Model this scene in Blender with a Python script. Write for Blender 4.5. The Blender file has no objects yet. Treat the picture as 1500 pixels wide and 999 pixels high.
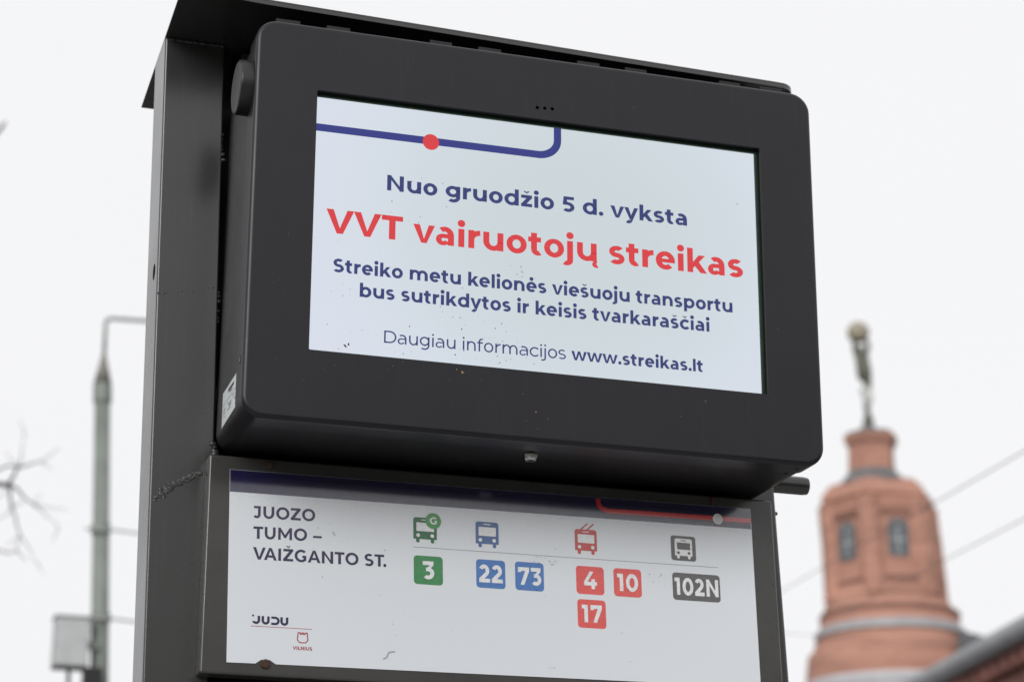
import bpy, bmesh, math, random
from mathutils import Vector, Matrix, noise
R = math.radians
random.seed(7)
scene = bpy.context.scene
COL = scene.collection

# ---------------------------------------------------------------- camera
Z0 = 2.7731                              # height of the display's centre above the ground
CAM = Vector((-.9646, -2.9171, 1.6))
YAW, PITCH, ROLL = R(17.379), R(18.381), R(.166)
FPX, PW, PH = 3235.7, 1500, 999
_f = Vector((math.sin(YAW)*math.cos(PITCH), math.cos(YAW)*math.cos(PITCH), math.sin(PITCH)))
_r = Vector((math.cos(YAW), -math.sin(YAW), 0)); _u = _r.cross(_f)
CR = _r*math.cos(ROLL) + _u*math.sin(ROLL)
CU = -_r*math.sin(ROLL) + _u*math.cos(ROLL)
cd = bpy.data.cameras.new('camera'); cam = bpy.data.objects.new('camera', cd); COL.objects.link(cam)
cam.matrix_world = Matrix(((CR.x, CU.x, -_f.x, CAM.x), (CR.y, CU.y, -_f.y, CAM.y), (CR.z, CU.z, -_f.z, CAM.z), (0, 0, 0, 1)))
cd.sensor_width = 36; cd.lens = FPX/PW*36; cd.clip_start = .05; cd.clip_end = 6000
cd.dof.use_dof = True; cd.dof.focus_distance = 3.23; cd.dof.aperture_fstop = 4.9; cd.dof.aperture_blades = 0
scene.camera = cam

# ---------------------------------------------------------------- overcast sky and soft sun
w = bpy.data.worlds.new('World'); scene.world = w; w.use_nodes = True
nt = w.node_tree; nt.nodes.clear()
out = nt.nodes.new('ShaderNodeOutputWorld'); bg = nt.nodes.new('ShaderNodeBackground')
sky = nt.nodes.new('ShaderNodeTexSky'); sky.sky_type = 'NISHITA'; sky.sun_disc = False
sky.sun_elevation = R(20); sky.sun_rotation = R(215); sky.air_density = 2; sky.dust_density = 6
hs = nt.nodes.new('ShaderNodeHueSaturation'); hs.inputs['Saturation'].default_value = .15; hs.inputs['Value'].default_value = .1
mx = nt.nodes.new('ShaderNodeMix'); mx.data_type = 'RGBA'; mx.inputs[0].default_value = .94
mx.inputs[7].default_value = (.945, .95, .975, 1)          # the cloud layer
cn = nt.nodes.new('ShaderNodeTexNoise'); cn.inputs['Scale'].default_value = 2.2; cn.inputs['Detail'].default_value = 3
tcw = nt.nodes.new('ShaderNodeTexCoord'); nt.links.new(tcw.outputs['Generated'], cn.inputs['Vector'])
cm = nt.nodes.new('ShaderNodeMix'); cm.data_type = 'RGBA'; cm.inputs[6].default_value = (.935, .94, .97, 1); cm.inputs[7].default_value = (.98, .98, .985, 1)
nt.links.new(cn.outputs[0], cm.inputs[0]); nt.links.new(cm.outputs[2], mx.inputs[7])
nt.links.new(sky.outputs[0], hs.inputs['Color']); nt.links.new(hs.outputs[0], mx.inputs[6])
nt.links.new(mx.outputs[2], bg.inputs[0]); bg.inputs[1].default_value = 1.0
nt.links.new(bg.outputs[0], out.inputs[0])
sd = bpy.data.lights.new('sun', 'SUN'); sd.energy = 2.0; sd.angle = R(35); sd.color = (1, .985, .965)
so = bpy.data.objects.new('sun', sd); COL.objects.link(so)
az, el = R(212), R(20)                                       # behind the camera, slightly left
sdir = Vector((math.sin(az)*math.cos(el), math.cos(az)*math.cos(el), math.sin(el)))
so.rotation_euler = sdir.to_track_quat('Z', 'Y').to_euler(); so.location = (0, -5, 12)
scene.view_settings.view_transform = 'Standard'; scene.view_settings.look = 'None'
scene.view_settings.exposure = 0; scene.view_settings.gamma = 1
scene.cycles.max_bounces = 8

# ---------------------------------------------------------------- helpers
def at(px, py, depth):
    """a point 'depth' metres in front of the camera on the line of sight of a photo pixel"""
    return CAM + (_f + CR*((px-PW/2)/FPX) - CU*((py-PH/2)/FPX))*depth
def up(px, py, dist):
    """like at(), but every pixel lands on one upright plane 'dist' metres away, so tall things stand plumb"""
    d = at(px, py, 1)-CAM; return CAM+d*(dist/(d.x*math.sin(YAW)+d.y*math.cos(YAW)))
def scale_at(p_): return (p_-CAM).dot(_f)/FPX
def empty(name, loc, label, cat, group=None):
    o = bpy.data.objects.new(name, None); COL.objects.link(o); o.location = loc; o.empty_display_size = .1
    o['label'] = label; o['category'] = cat
    if group: o['group'] = group
    return o
def origin(o):
    v = Vector(o.location)
    while o.parent: o = o.parent; v += Vector(o.location)
    return v
def link(name, me, mat, parent=None, bev=0, smooth=False, label=None):
    o = bpy.data.objects.new(name, me); COL.objects.link(o)
    if mat is not None: me.materials.append(mat)
    if parent is not None:
        me.transform(Matrix.Translation(-origin(parent))); o.parent = parent
    if smooth:
        for p in me.polygons: p.use_smooth = True
    if bev:
        m = o.modifiers.new('bevel', 'BEVEL'); m.width = bev; m.segments = 3; m.limit_method = 'ANGLE'; m.angle_limit = R(35)
        m.harden_normals = True
        for p in me.polygons: p.use_smooth = True
    if label: o['label'] = label
    return o
def mesh(name, verts, faces, mat, parent=None, **k):
    me = bpy.data.meshes.new(name); me.from_pydata([tuple(v) for v in verts], [], faces); me.update()
    return link(name, me, mat, parent, **k)
class MB:
    def __init__(s): s.v = []; s.f = []
    def add(s, v, f):
        n = len(s.v); s.v += [tuple(q) for q in v]; s.f += [tuple(n+i for i in q) for q in f]
    def hexa(s, lo, hi):                 # two rings of four
        s.add(list(lo)+list(hi), [(3, 2, 1, 0), (4, 5, 6, 7), (0, 1, 5, 4), (1, 2, 6, 5), (2, 3, 7, 6), (3, 0, 4, 7)])
    def box(s, x0, x1, y0, y1, z0, z1):
        s.hexa([(x0, y0, z0), (x1, y0, z0), (x1, y1, z0), (x0, y1, z0)], [(x0, y0, z1), (x1, y0, z1), (x1, y1, z1), (x0, y1, z1)])
    def tube(s, pts, rad, n=12, cap=True):
        rings = []; up0 = None
        for i, p in enumerate(pts):
            p = Vector(p); d = (Vector(pts[min(i+1, len(pts)-1)])-Vector(pts[max(i-1, 0)])).normalized()
            if up0 is None: up0 = d.orthogonal().normalized()
            up0 = (up0-d*up0.dot(d)).normalized(); b = d.cross(up0)
            r_ = rad[i] if isinstance(rad, (list, tuple)) else rad
            rings.append([p+(up0*math.cos(a)+b*math.sin(a))*r_ for a in [2*math.pi*k/n for k in range(n)]])
        base = len(s.v)
        for rg in rings: s.v += [tuple(q) for q in rg]
        for i in range(len(rings)-1):
            for k in range(n):
                a = base+i*n+k; b_ = base+i*n+(k+1) % n
                s.f.append((a, b_, b_+n, a+n))
        if cap:
            s.f.append(tuple(base+k for k in reversed(range(n)))); s.f.append(tuple(base+(len(rings)-1)*n+k for k in range(n)))
    def blob(s, c, rx, ry, rz, n=6, m=4, rnd=.25):
        c = Vector(c); base = len(s.v)
        s.v.append(tuple(c+Vector((0, 0, rz))))
        for j in range(1, m):
            t = math.pi*j/m
            for k in range(n):
                a = 2*math.pi*k/n+j; q = 1+random.uniform(-rnd, rnd)
                s.v.append(tuple(c+Vector((rx*q*math.sin(t)*math.cos(a), ry*q*math.sin(t)*math.sin(a), rz*q*math.cos(t)))))
        s.v.append(tuple(c-Vector((0, 0, rz))))
        for k in range(n): s.f.append((base, base+1+k, base+1+(k+1) % n))
        for j in range(m-2):
            for k in range(n):
                a = base+1+j*n+k; b = base+1+j*n+(k+1) % n; s.f.append((a, a+n, b+n, b))
        l = base+1+(m-2)*n
        for k in range(n): s.f.append((l+k, base+1+(m-1)*n, l+(k+1) % n))
    def build(s, name, mat, parent=None, **k):
        return mesh(name, s.v, s.f, mat, parent, **k)
def rrect(x0, x1, z0, z1, r, n=8):
    """rounded rectangle, list of (x, z), counter-clockwise seen from -Y"""
    P = []
    for cx, cz, a0 in ((x1-r, z1-r, 0), (x0+r, z1-r, 90), (x0+r, z0+r, 180), (x1-r, z0+r, 270)):
        for k in range(n+1):
            a = R(a0+90*k/n); P.append((cx+r*math.cos(a), cz+r*math.sin(a)))
    return P
def loft(mb, rings, cap0=False, cap1=False):
    n = len(rings[0]); base = len(mb.v)
    for rg in rings: mb.v += [tuple(q) for q in rg]
    for i in range(len(rings)-1):
        for k in range(n):
            a = base+i*n+k; b = base+i*n+(k+1) % n; mb.f.append((a, b, b+n, a+n))
    if cap0: mb.f.append(tuple(base+k for k in reversed(range(n))))
    if cap1: mb.f.append(tuple(base+(len(rings)-1)*n+k for k in range(n)))

# ---------------------------------------------------------------- materials
def mat(name, color, rough=.5, metal=0, spec=.5, noise_amt=0, nscale=40, bump=0, bscale=300, bdist=.001, specks=0, speck_col=(.02, .015, .01), speck_scale=250, emis=None, estr=1, coat=0, streak=0):
    m = bpy.data.materials.new(name); m.use_nodes = True; t = m.node_tree; b = t.nodes['Principled BSDF']
    b.inputs['Base Color'].default_value = (*color, 1); b.inputs['Roughness'].default_value = rough
    b.inputs['Metallic'].default_value = metal; b.inputs['Specular IOR Level'].default_value = spec
    if coat: b.inputs['Coat Weight'].default_value = coat; b.inputs['Coat Roughness'].default_value = .08
    if emis: b.inputs['Emission Color'].default_value = (*emis, 1); b.inputs['Emission Strength'].default_value = estr
    tc = t.nodes.new('ShaderNodeTexCoord'); src = None
    def N(sc, det=4, ro=.6, sy=None):
        n = t.nodes.new('ShaderNodeTexNoise'); n.inputs['Scale'].default_value = sc; n.inputs['Detail'].default_value = det; n.inputs['Roughness'].default_value = ro
        if sy:
            mp = t.nodes.new('ShaderNodeMapping'); mp.inputs['Scale'].default_value = sy
            t.links.new(tc.outputs['Object'], mp.inputs[0]); t.links.new(mp.outputs[0], n.inputs['Vector'])
        else: t.links.new(tc.outputs['Object'], n.inputs['Vector'])
        return n.outputs['Fac']
    def ramp(s_, a, b_, lo=0, hi=1):
        r_ = t.nodes.new('ShaderNodeMapRange'); r_.inputs[1].default_value = a; r_.inputs[2].default_value = b_; r_.inputs[3].default_value = lo; r_.inputs[4].default_value = hi
        t.links.new(s_, r_.inputs[0]); return r_.outputs[0]
    def mixc(f, c1, c2, blend='MIX'):
        x = t.nodes.new('ShaderNodeMix'); x.data_type = 'RGBA'; x.blend_type = blend
        if isinstance(f, float): x.inputs[0].default_value = f
        else: t.links.new(f, x.inputs[0])
        for i, c in ((6, c1), (7, c2)):
            if isinstance(c, tuple): x.inputs[i].default_value = (*c, 1)
            else: t.links.new(c, x.inputs[i])
        return x.outputs[2]
    src = color
    if noise_amt:
        lo = tuple(c*(1-noise_amt) for c in color); hi = tuple(min(1, c*(1+noise_amt)) for c in color)
        src = mixc(ramp(N(nscale), .3, .7), lo, hi)
        t.links.new(ramp(N(nscale*.6, 3), .3, .7, rough*.82, min(1, rough*1.2)), b.inputs['Roughness'])
    if streak:
        src = mixc(ramp(N(6, 5, .7, (12, 12, .6)), .55, .85, 0, streak), src, (.16, .15, .14))
    if specks:
        src = mixc(ramp(N(speck_scale, 2, .5), 1-specks-.02, 1-specks+.03), src, speck_col)
    if not isinstance(src, tuple): t.links.new(src, b.inputs['Base Color'])
    if bump:
        bp_ = t.nodes.new('ShaderNodeBump'); bp_.inputs['Strength'].default_value = bump; bp_.inputs['Distance'].default_value = bdist
        t.links.new(N(bscale, 3), bp_.inputs['Height']); t.links.new(bp_.outputs[0], b.inputs['Normal'])
    return m
M = {}
M['case'] = mat('case powder coat', (.0090, .0086, .0125), .33, spec=.42, noise_amt=.1, nscale=9, bump=.12, bscale=900, bdist=.0004, streak=.04, specks=.22, speck_col=(.09, .08, .07), speck_scale=130)
M['case_side'] = mat('case side metal', (.010, .0098, .0105), .36, spec=.4, noise_amt=.15, nscale=12, bump=.12, bscale=700, bdist=.0004)
M['knob'] = mat('knob plastic', (.017, .017, .018), .38, spec=.45, noise_amt=.1, nscale=30)
M['paint'] = mat('stand grey paint', (.029, .029, .029), .25, spec=.8, noise_amt=.10, nscale=5, bump=.16, bscale=120, bdist=.0007, specks=.25, speck_col=(.03, .028, .026), speck_scale=60, streak=.12)
M['board'] = mat('board grey paint', (.048, .0475, .046), .2, spec=.7, noise_amt=.12, nscale=14, bump=.14, bscale=200, bdist=.0006, specks=.27, speck_col=(.03, .028, .025), speck_scale=90)
M['dark'] = mat('hole dark', (.006, .006, .006), .6)
M['gasket'] = mat('gasket rubber', (.006, .006, .006), .7, spec=.2)
M['lcd_border'] = mat('panel border', (.016, .036, .024), .12, noise_amt=.3, nscale=25, specks=.24, speck_col=(.12, .08, .05), speck_scale=160)  # black border with the green of a tree reflection put into its colour
M['steel'] = mat('bright steel', (.55, .54, .52), .22, metal=1, noise_amt=.12, nscale=200)
M['rust'] = mat('rust', (.055, .026, .018), .85, noise_amt=.5, nscale=400, bump=.8, bscale=700, bdist=.001)
M['sticker'] = mat('sticker', (.62, .66, .66), .45, noise_amt=.05, nscale=60)
M['debris'] = mat('dried dirt', (.05, .035, .026), .9, noise_amt=.4, nscale=300)
M['tan'] = mat('dried leaf bit', (.30, .16, .07), .8, noise_amt=.4, nscale=400)
def sheet_mat():
    m = mat('printed sheet', (.72, .755, .80), .16, spec=.9, bump=.10, bscale=420, bdist=.0005, specks=.14, speck_col=(.35, .33, .3), speck_scale=500)
    t = m.node_tree; b = t.nodes['Principled BSDF']
    # fine road grit, thicker towards the top where rain does not wash it off
    tc = t.nodes.new('ShaderNodeTexCoord'); sp = t.nodes.new('ShaderNodeSeparateXYZ'); t.links.new(tc.outputs['Object'], sp.inputs[0])
    n = t.nodes.new('ShaderNodeTexNoise'); n.inputs['Scale'].default_value = 620; n.inputs['Detail'].default_value = 2; t.links.new(tc.outputs['Object'], n.inputs['Vector'])
    big = t.nodes.new('ShaderNodeTexNoise'); big.inputs['Scale'].default_value = 9; big.inputs['Detail'].default_value = 3; t.links.new(tc.outputs['Object'], big.inputs['Vector'])
    z = t.nodes.new('ShaderNodeMapRange'); z.inputs[1].default_value = .12; z.inputs[2].default_value = .27; z.inputs[3].default_value = -.04; z.inputs[4].default_value = .165; t.links.new(sp.outputs[2], z.inputs[0])
    a = t.nodes.new('ShaderNodeMath'); a.operation = 'ADD'; t.links.new(n.outputs[0], a.inputs[0]); t.links.new(z.outputs[0], a.inputs[1])
    a2 = t.nodes.new('ShaderNodeMath'); a2.operation = 'MULTIPLY_ADD'; t.links.new(big.outputs[0], a2.inputs[0]); a2.inputs[1].default_value = .2; t.links.new(a.outputs[0], a2.inputs[2])
    rr = t.nodes.new('ShaderNodeMapRange'); rr.inputs[1].default_value = .87; rr.inputs[2].default_value = .96; rr.inputs[3].default_value = 0; rr.inputs[4].default_value = .5; t.links.new(a2.outputs[0], rr.inputs[0])
    mx_ = t.nodes.new('ShaderNodeMix'); mx_.data_type = 'RGBA'; t.links.new(rr.outputs[0], mx_.inputs[0])
    old = b.inputs['Base Color'].links[0].from_socket
    t.links.new(old, mx_.inputs[6]); mx_.inputs[7].default_value = (.16, .15, .14, 1); t.links.new(mx_.outputs[2], b.inputs['Base Color'])
    return m
M['sheet'] = sheet_mat(); M['sheet'].node_tree.nodes['Principled BSDF'].inputs['Coat Weight'].default_value = .6; M['sheet'].node_tree.nodes['Principled BSDF'].inputs['Coat Roughness'].default_value = .1
def ink(name, c, rough=.3):
    return mat(name, c, rough*.55, spec=.9, noise_amt=.1, nscale=200, bump=.10, bscale=420, bdist=.0005, specks=.26, speck_col=(.03, .03, .03), speck_scale=420)
M['ink_navy'] = ink('ink navy', (.035, .030, .085))
M['ink_band'] = ink('ink band navy', (.010, .008, .050), .3)
M['ink_red'] = ink('ink red', (.72, .105, .10)); M['ink_redline'] = ink('ink red line', (.62, .03, .035), .3)
for k_ in ('ink_band', 'ink_redline'):
    b_ = M[k_].node_tree.nodes['Principled BSDF']; b_.inputs['Coat Weight'].default_value = 1; b_.inputs['Coat IOR'].default_value = 1.6; b_.inputs['Coat Roughness'].default_value = .08; b_.inputs['Specular IOR Level'].default_value = 1
#
M['ink_white'] = ink('ink white', (.78, .79, .81)); M['ink_green'] = ink('ink green', (.05, .245, .09)); M['ink_lime'] = ink('ink light green', (.08, .32, .10))
M['ink_dgreen'] = ink('ink icon green', (.04, .15, .07)); M['ink_blue'] = ink('ink blue', (.07, .19, .48)); M['ink_bblue'] = ink('ink icon blue', (.08, .15, .33))
M['ink_grey'] = ink('ink grey', (.115, .112, .115)); M['ink_crest'] = ink('ink crest red', (.36, .012, .018)); M['ink_rule'] = ink('ink rule', (.2, .2, .21))
M['ink_bred'] = ink('ink icon red', (.55, .09, .085))
def lcd(name, c):
    m = mat(name, (.01, .01, .012), .16, spec=.4, emis=c, estr=1)
    b = m.node_tree.nodes['Principled BSDF']; b.inputs['Emission Strength'].default_value = 1
    return m
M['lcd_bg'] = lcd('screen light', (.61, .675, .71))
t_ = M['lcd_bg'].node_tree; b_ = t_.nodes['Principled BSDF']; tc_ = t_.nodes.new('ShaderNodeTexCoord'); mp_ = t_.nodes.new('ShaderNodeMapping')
mp_.inputs['Location'].default_value = (-.12, 0, -.86); mp_.inputs['Scale'].default_value = (2.3, 0, 2.6)     # viewing-angle tint put into the emission: paler, bluer towards the panel's edges
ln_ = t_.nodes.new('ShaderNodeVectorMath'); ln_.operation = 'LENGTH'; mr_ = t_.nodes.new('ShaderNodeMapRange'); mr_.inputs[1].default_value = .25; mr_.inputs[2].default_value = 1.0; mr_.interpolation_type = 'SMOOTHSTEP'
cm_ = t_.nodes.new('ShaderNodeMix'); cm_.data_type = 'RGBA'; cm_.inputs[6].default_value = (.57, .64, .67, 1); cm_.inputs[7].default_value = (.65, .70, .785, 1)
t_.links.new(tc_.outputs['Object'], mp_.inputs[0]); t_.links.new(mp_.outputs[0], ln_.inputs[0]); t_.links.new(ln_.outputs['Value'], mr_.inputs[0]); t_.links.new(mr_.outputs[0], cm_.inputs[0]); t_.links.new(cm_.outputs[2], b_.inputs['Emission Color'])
M['lcd_navy'] = lcd('screen navy', (.016, .030, .155)); M['lcd_red'] = lcd('screen red', (.66, .030, .036)); M['lcd_line'] = lcd('screen line navy', (.014, .024, .20))

# ---------------------------------------------------------------- lettering: geometric sans built from strokes
class Glyphs:
    """shapes in em units; every primitive is a flat polygon list"""
    def __init__(s, w, h): s.w, s.h = w, h
    def bar(s, x0, x1, y0, y1): return [[(x0, y0), (x1, y0), (x1, y1), (x0, y1)]]
    def ring(s, cx, cy, rx, ry, a0=0, a1=360, w=None, h=None):
        w = w or s.w; h = h or s.h; n = max(4, int(abs(a1-a0)/10)); P = []
        for i in range(n):
            q = []
            for a, o in ((a0+(a1-a0)*i/n, 1), (a0+(a1-a0)*(i+1)/n, 1), (a0+(a1-a0)*(i+1)/n, 0), (a0+(a1-a0)*i/n, 0)):
                c, d = math.cos(R(a)), math.sin(R(a))
                q.append((cx+(rx if o else rx-w)*c, cy+(ry if o else ry-h)*d))
            P.append(q)
        return P
    def disc(s, cx, cy, r, n=20): return [[(cx+r*math.cos(2*math.pi*k/n), cy+r*math.sin(2*math.pi*k/n)) for k in range(n)]]
    def diag(s, x0, y0, x1, y1, t):       # stroke of horizontal thickness t whose left corners are given
        return [[(x0, y0), (x0+t, y0), (x1+t, y1), (x1, y1)]]
    def caron(s, cx, y, k=1):
        w = s.w*.62*k; d = .095*k; hh = .115*k
        return [[(cx-d-w*.45, y+hh), (cx-d+w*.55, y+hh), (cx, y+hh*.42), (cx, y)], [(cx, y), (cx, y+hh*.42), (cx+d-w*.55, y+hh), (cx+d+w*.45, y+hh)]]
    def get(s, ch):
        w, h = s.w, s.h; X = .538; C = .70; A = .742; L = .075-.02*(w > .12); dia = w*1.12; e = w-.170
        if ch == ' ': return .27, []
        if ch == 'o': a = .64+e*.3; return a, s.ring(a/2, X/2, a/2-.033, X/2+.012)
        if ch in 'bdpqg':
            a = .69+e*.3; ax = a/2
            if ch in 'bp': cx = L+ (a-L-.033)/2; rx = (a-L-.033)/2
            else: cx = .033+(a-L-.033)/2; rx = (a-L-.033)/2
            P = s.ring(cx, X/2, rx, X/2+.012)
            if ch == 'b': P += s.bar(L, L+w, 0, A)
            if ch == 'p': P += s.bar(L, L+w, -.194, X)
            if ch == 'd': P += s.bar(a-L-w, a-L, 0, A)
            if ch == 'q': P += s.bar(a-L-w, a-L, -.194, X)
            if ch == 'g':
                P = s.ring(cx, X/2+.02, rx, X/2-.008) + s.bar(a-L-w, a-L, .03, X)
                P += s.ring(a-L-.29, .04, .29, .245, 360, 228)
            return a, P
        if ch in 'un\u0173':
            a = .68+e*.3; ww = (a-2*L)/2; ry = .27
            if ch == 'n': P = s.bar(L, L+w, 0, X)+s.ring(a/2, X+.01-ry, ww, ry, 0, 180)+s.bar(a-L-w, a-L, 0, X+.01-ry)
            else: P = s.bar(a-L-w, a-L, 0, X)+s.ring(a/2, ry-.01, ww, ry, 180, 360)+s.bar(L, L+w, ry-.01, X)
            if ch == '\u0173': P += s.ring(a-L-.01, -.085, .125, .105, 80, 300, w*.72, w*.6)
            return a, P
        if ch == 'h': a, P = s.get('n'); return a, P+s.bar(L, L+w, 0, A)
        if ch == 'm':
            a = 1.06+e*.3; x1 = (a-2*L-w)/2; ry = .27; P = s.bar(L, L+w, 0, X)
            for i in (0, 1):
                x = L+i*x1; P += s.ring(x+(x1+w)/2, X+.01-ry, (x1+w)/2, ry, 0, 180)+s.bar(x+x1, x+x1+w, 0, X+.01-ry)
            return a, P
        if ch == 'r': return .42, s.bar(L, L+w, 0, X)+s.ring(.40, .27, .40-L, X+.006-.27, 180, 92, w, h*1.05)
        if ch in 'i\u0117': pass
        if ch == 'i': return 2*L+w, s.bar(L, L+w, 0, X)+s.disc(L+w/2, .70, dia*.56)
        if ch == 'j': return 2*L+w+.006, s.bar(L, L+w, -.06, X)+s.disc(L+w/2, .70, dia*.56)+s.ring(L+w-.19, -.05, .19, .155, 360, 235)
        if ch == 'l': return 2*L+w, s.bar(L, L+w, 0, A)
        if ch == 't': return .43, s.bar(.09, .09+w, .17, .665)+s.bar(.008, .375, X-h, X)+s.ring(.09+.19, .18, .19, .19, 180, 305)
        if ch == 'f': return .37, s.bar(.09, .09+w, 0, .56)+s.bar(.008, .345, X-h, X)+s.ring(.09+.19, .56, .19, .19, 180, 68)
        if ch == 'k': return .635, s.bar(L, L+w, 0, A)+[[(L+w, .13), (L+w, .13+w*1.12), (.395, X), (.59, X)]]+[[(.285, .33), (.285-w*.25, .245), (.445, 0), (.64, 0), (.39, .345)]]
        if ch == 'v': return .60, [[(.0, X), (w*1.07, X), (.30, .12), (.30, 0), (.225, 0)], [(.30, 0), (.30, .12), (.60-w*1.0, X), (.60, X), (.375, 0)]]
        if ch == 'y': return .60, [[(.0, X), (w*1.07, X), (.31, .13), (.30, .0), (.235, -.01)], [(.60-w*1.0, X), (.60, X), (.365, -.03), (.345, -.075), (.22, -.01), (.235, .03)]]+s.ring(.175, -.015, .19, .190, 342, 232)
        if ch == 'w': return .93, [[(.0, X), (w*1.02, X), (.265, .13), (.265, 0), (.195, 0)], [(.265, 0), (.265, .13), (.40, X), (.465, X), (.465, X-.17), (.34, 0)], [(.465, X-.17), (.465, X), (.53, X), (.665, .13), (.665, 0), (.59, 0)], [(.665, 0), (.665, .13), (.93-w*.98, X), (.93, X), (.735, 0)]]
        if ch == 'z': return .54, s.bar(.04, .50, X-h, X)+s.bar(.04, .505, 0, h)+[[(.04, h*.8), (.04+w*1.25, h*.8), (.50, X-h*.8), (.50-w*1.25, X-h*.8)]]
        if ch == 'c': return .59, s.ring(.34, X/2, .307, X/2+.012, 42, 318)
        if ch == 'e': return .635, s.ring(.317, X/2, .284, X/2+.012, 0, 316)+s.bar(.10, .601, X/2-h*.42, X/2+h*.36)
        if ch == 'a':
            x1 = .535; P = s.bar(x1-w, x1, 0, .30)+s.ring(x1-.255, .30, .255, X+.012-.30, 0, 128)
            P += s.ring(.215, .163, .182, .171, 90, 270, w*.93, h*.86)+s.bar(.21, x1-.01, .334-h*.86, .334)+s.ring(.215, .163, .23, .171, 270, 335, w*.93, h*.86)
            return .60, P
        if ch == 's':
            hh = h*.95; m_ = X/2; ta = (X+.012-m_+hh/2)/2; tb = (m_+.012+hh/2)/2
            return .52, s.ring(.262, X+.012-ta, .225, ta, 40, 270, w*.95, hh)+s.ring(.255, -.012+tb, .232, tb, 90, -143, w*.95, hh)
        if ch == '.': r_ = w*.58; return .25, s.disc(.125, r_*.9, r_)
        if ch == '\u2013': return .62, s.bar(.05, .57, .255-h*.4, .255+h*.45)
        acc = {'\u017e': 'z', '\u0161': 's', '\u010d': 'c', '\u0117': 'e', '\u017d': 'Z'}
        if ch in acc:
            a, P = s.get(acc[ch]); cx = a/2+(.02 if ch == '\u010d' else 0)
            if ch == '\u0117': return a, P+s.disc(cx, .70, dia*.56)
            return a, P+s.caron(cx, .755 if ch == '\u017d' else .60)
        # capitals
        if ch == 'N': return .835, s.bar(.08, .08+w, 0, C)+s.bar(.755-w, .755, 0, C)+[[(.08, C), (.08+w*.86, C), (.755, 0), (.755-w*.86, 0)]]
        if ch == 'M': return .985, s.bar(.08, .08+w*.93, 0, C)+s.bar(.905-w*.93, .905, 0, C)+[[(.08, C), (.08+w*.85, C), (.4925, .28), (.4925, .11), (.44, .11)], [(.4925, .11), (.4925, .28), (.905-w*.85, C), (.905, C), (.545, .11)]]
        if ch == 'V': return .745, [[(-.005, C), (w*1.12, C), (.37, .16), (.37, 0), (.29, 0)], [(.37, 0), (.37, .16), (.75-w*1.08, C), (.75, C), (.455, 0)]]
        if ch == 'A': return .76, [[(0, 0), (w*1.06, 0), (.38, .55), (.38, C), (.30, C)], [(.38, C), (.38, .55), (.76-w*1.08, 0), (.76, 0), (.455, C)]]+s.bar(.17, .59, .15, .15+h*.92)
        if ch == 'T': return .615, s.bar(.015, .60, C-h, C)+s.bar(.3075-w*.52, .3075+w*.52, 0, C-h*.5)
        if ch == 'I': return .17+w, s.bar(.085, .085+w, 0, C)
        if ch == 'L': return .60, s.bar(.085, .085+w, 0, C)+s.bar(.085, .58, 0, h)
        if ch == 'E': return .66, s.bar(.085, .085+w, 0, C)+s.bar(.085, .61, 0, h)+s.bar(.085, .61, C-h, C)+s.bar(.085, .57, .35-h/2, .35+h/2)
        if ch == 'J': return .58, s.bar(.50-w, .50, .23, C)+s.bar(.10, .50, C-h, C)+s.ring(.265, .235, .235, .247, 360, 215)
        if ch == 'U': return .80, s.bar(.075, .075+w, .30, C)+s.bar(.725-w, .725, .30, C)+s.ring(.40, .305, .325, .317, 180, 360)
        if ch == 'O': return .87, s.ring(.435, .35, .395, .362)
        if ch == 'C': return .76, s.ring(.425, .35, .385, .362, 45, 315)
        if ch == 'G': return .82, s.ring(.43, .35, .39, .362, 45, 322)+s.bar(.735-w, .735, .075, .37)+s.bar(.50, .735, .37-h, .37)
        if ch == 'D': return .82, s.bar(.08, .08+w, 0, C)+s.bar(.08, .40, 0, h)+s.bar(.08, .40, C-h, C)+s.ring(.40, .35, .38, .35, -90, 90)
        if ch == 'Z': return .68, s.bar(.05, .63, C-h, C)+s.bar(.04, .64, 0, h)+[[(.04, h*.8), (.04+w*1.3, h*.8), (.63, C-h*.8), (.63-w*1.3, C-h*.8)]]
        if ch == 'S':
            ta = (C+.012-.35+h/2)/2; return .64, s.ring(.325, C+.012-ta, .27, ta, 40, 270)+s.ring(.31, -.012+ta, .29, ta, 90, -145)
        # figures
        if ch == '0': return .70, s.ring(.35, .35, .305, .362)
        if ch == '1': return .40, s.bar(.305-w, .305, 0, C)+s.bar(.01, .30, C-h, C)
        if ch == '2': return .61, s.ring(.285, .465, .25, .247, 155, -38)+[[(.04, .02), (.04, h), (.385, .44), (.47, .30), (.235, h*.7), (.2, .02)]]+s.bar(.04, .57, 0, h)
        if ch == '3': return .61, s.bar(.05, .54, C-h, C)+[[(.37, C-h), (.54, C-h*.6), (.54, C-h*1.0), (.37, .395), (.21, .395)]]+s.ring(.30, .222, .27, .234, 90, -138)+s.bar(.20, .31, .456-h*.98, .456)
        if ch == '4': return .70, s.bar(.40, .40+w*.95, 0, .40)+s.bar(.04, .67, .135, .135+h)+[[(.04, .135+h*.4), (.04, .135+h), (.33, C), (.51, C), (.22, .135+h)]]
        if ch == '5': return .61, s.bar(.10, .54, C-h, C)+[[(.10, C), (.10+w*.95, C), (.07+w*.98, .33), (.07, .33)]]+s.bar(.07, .29, .31, .31+h)+s.ring(.285, .216, .275, .228, 90, -138)
        if ch == '7': return .635, s.bar(.04, .60, C-h, C)+s.bar(.04, .04+w*.85, .50, C-h*.5)+[[(.60, C-h), (.60-w*1.16, C-h), (.16, 0), (.34, 0)]]
        return .5, []
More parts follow.
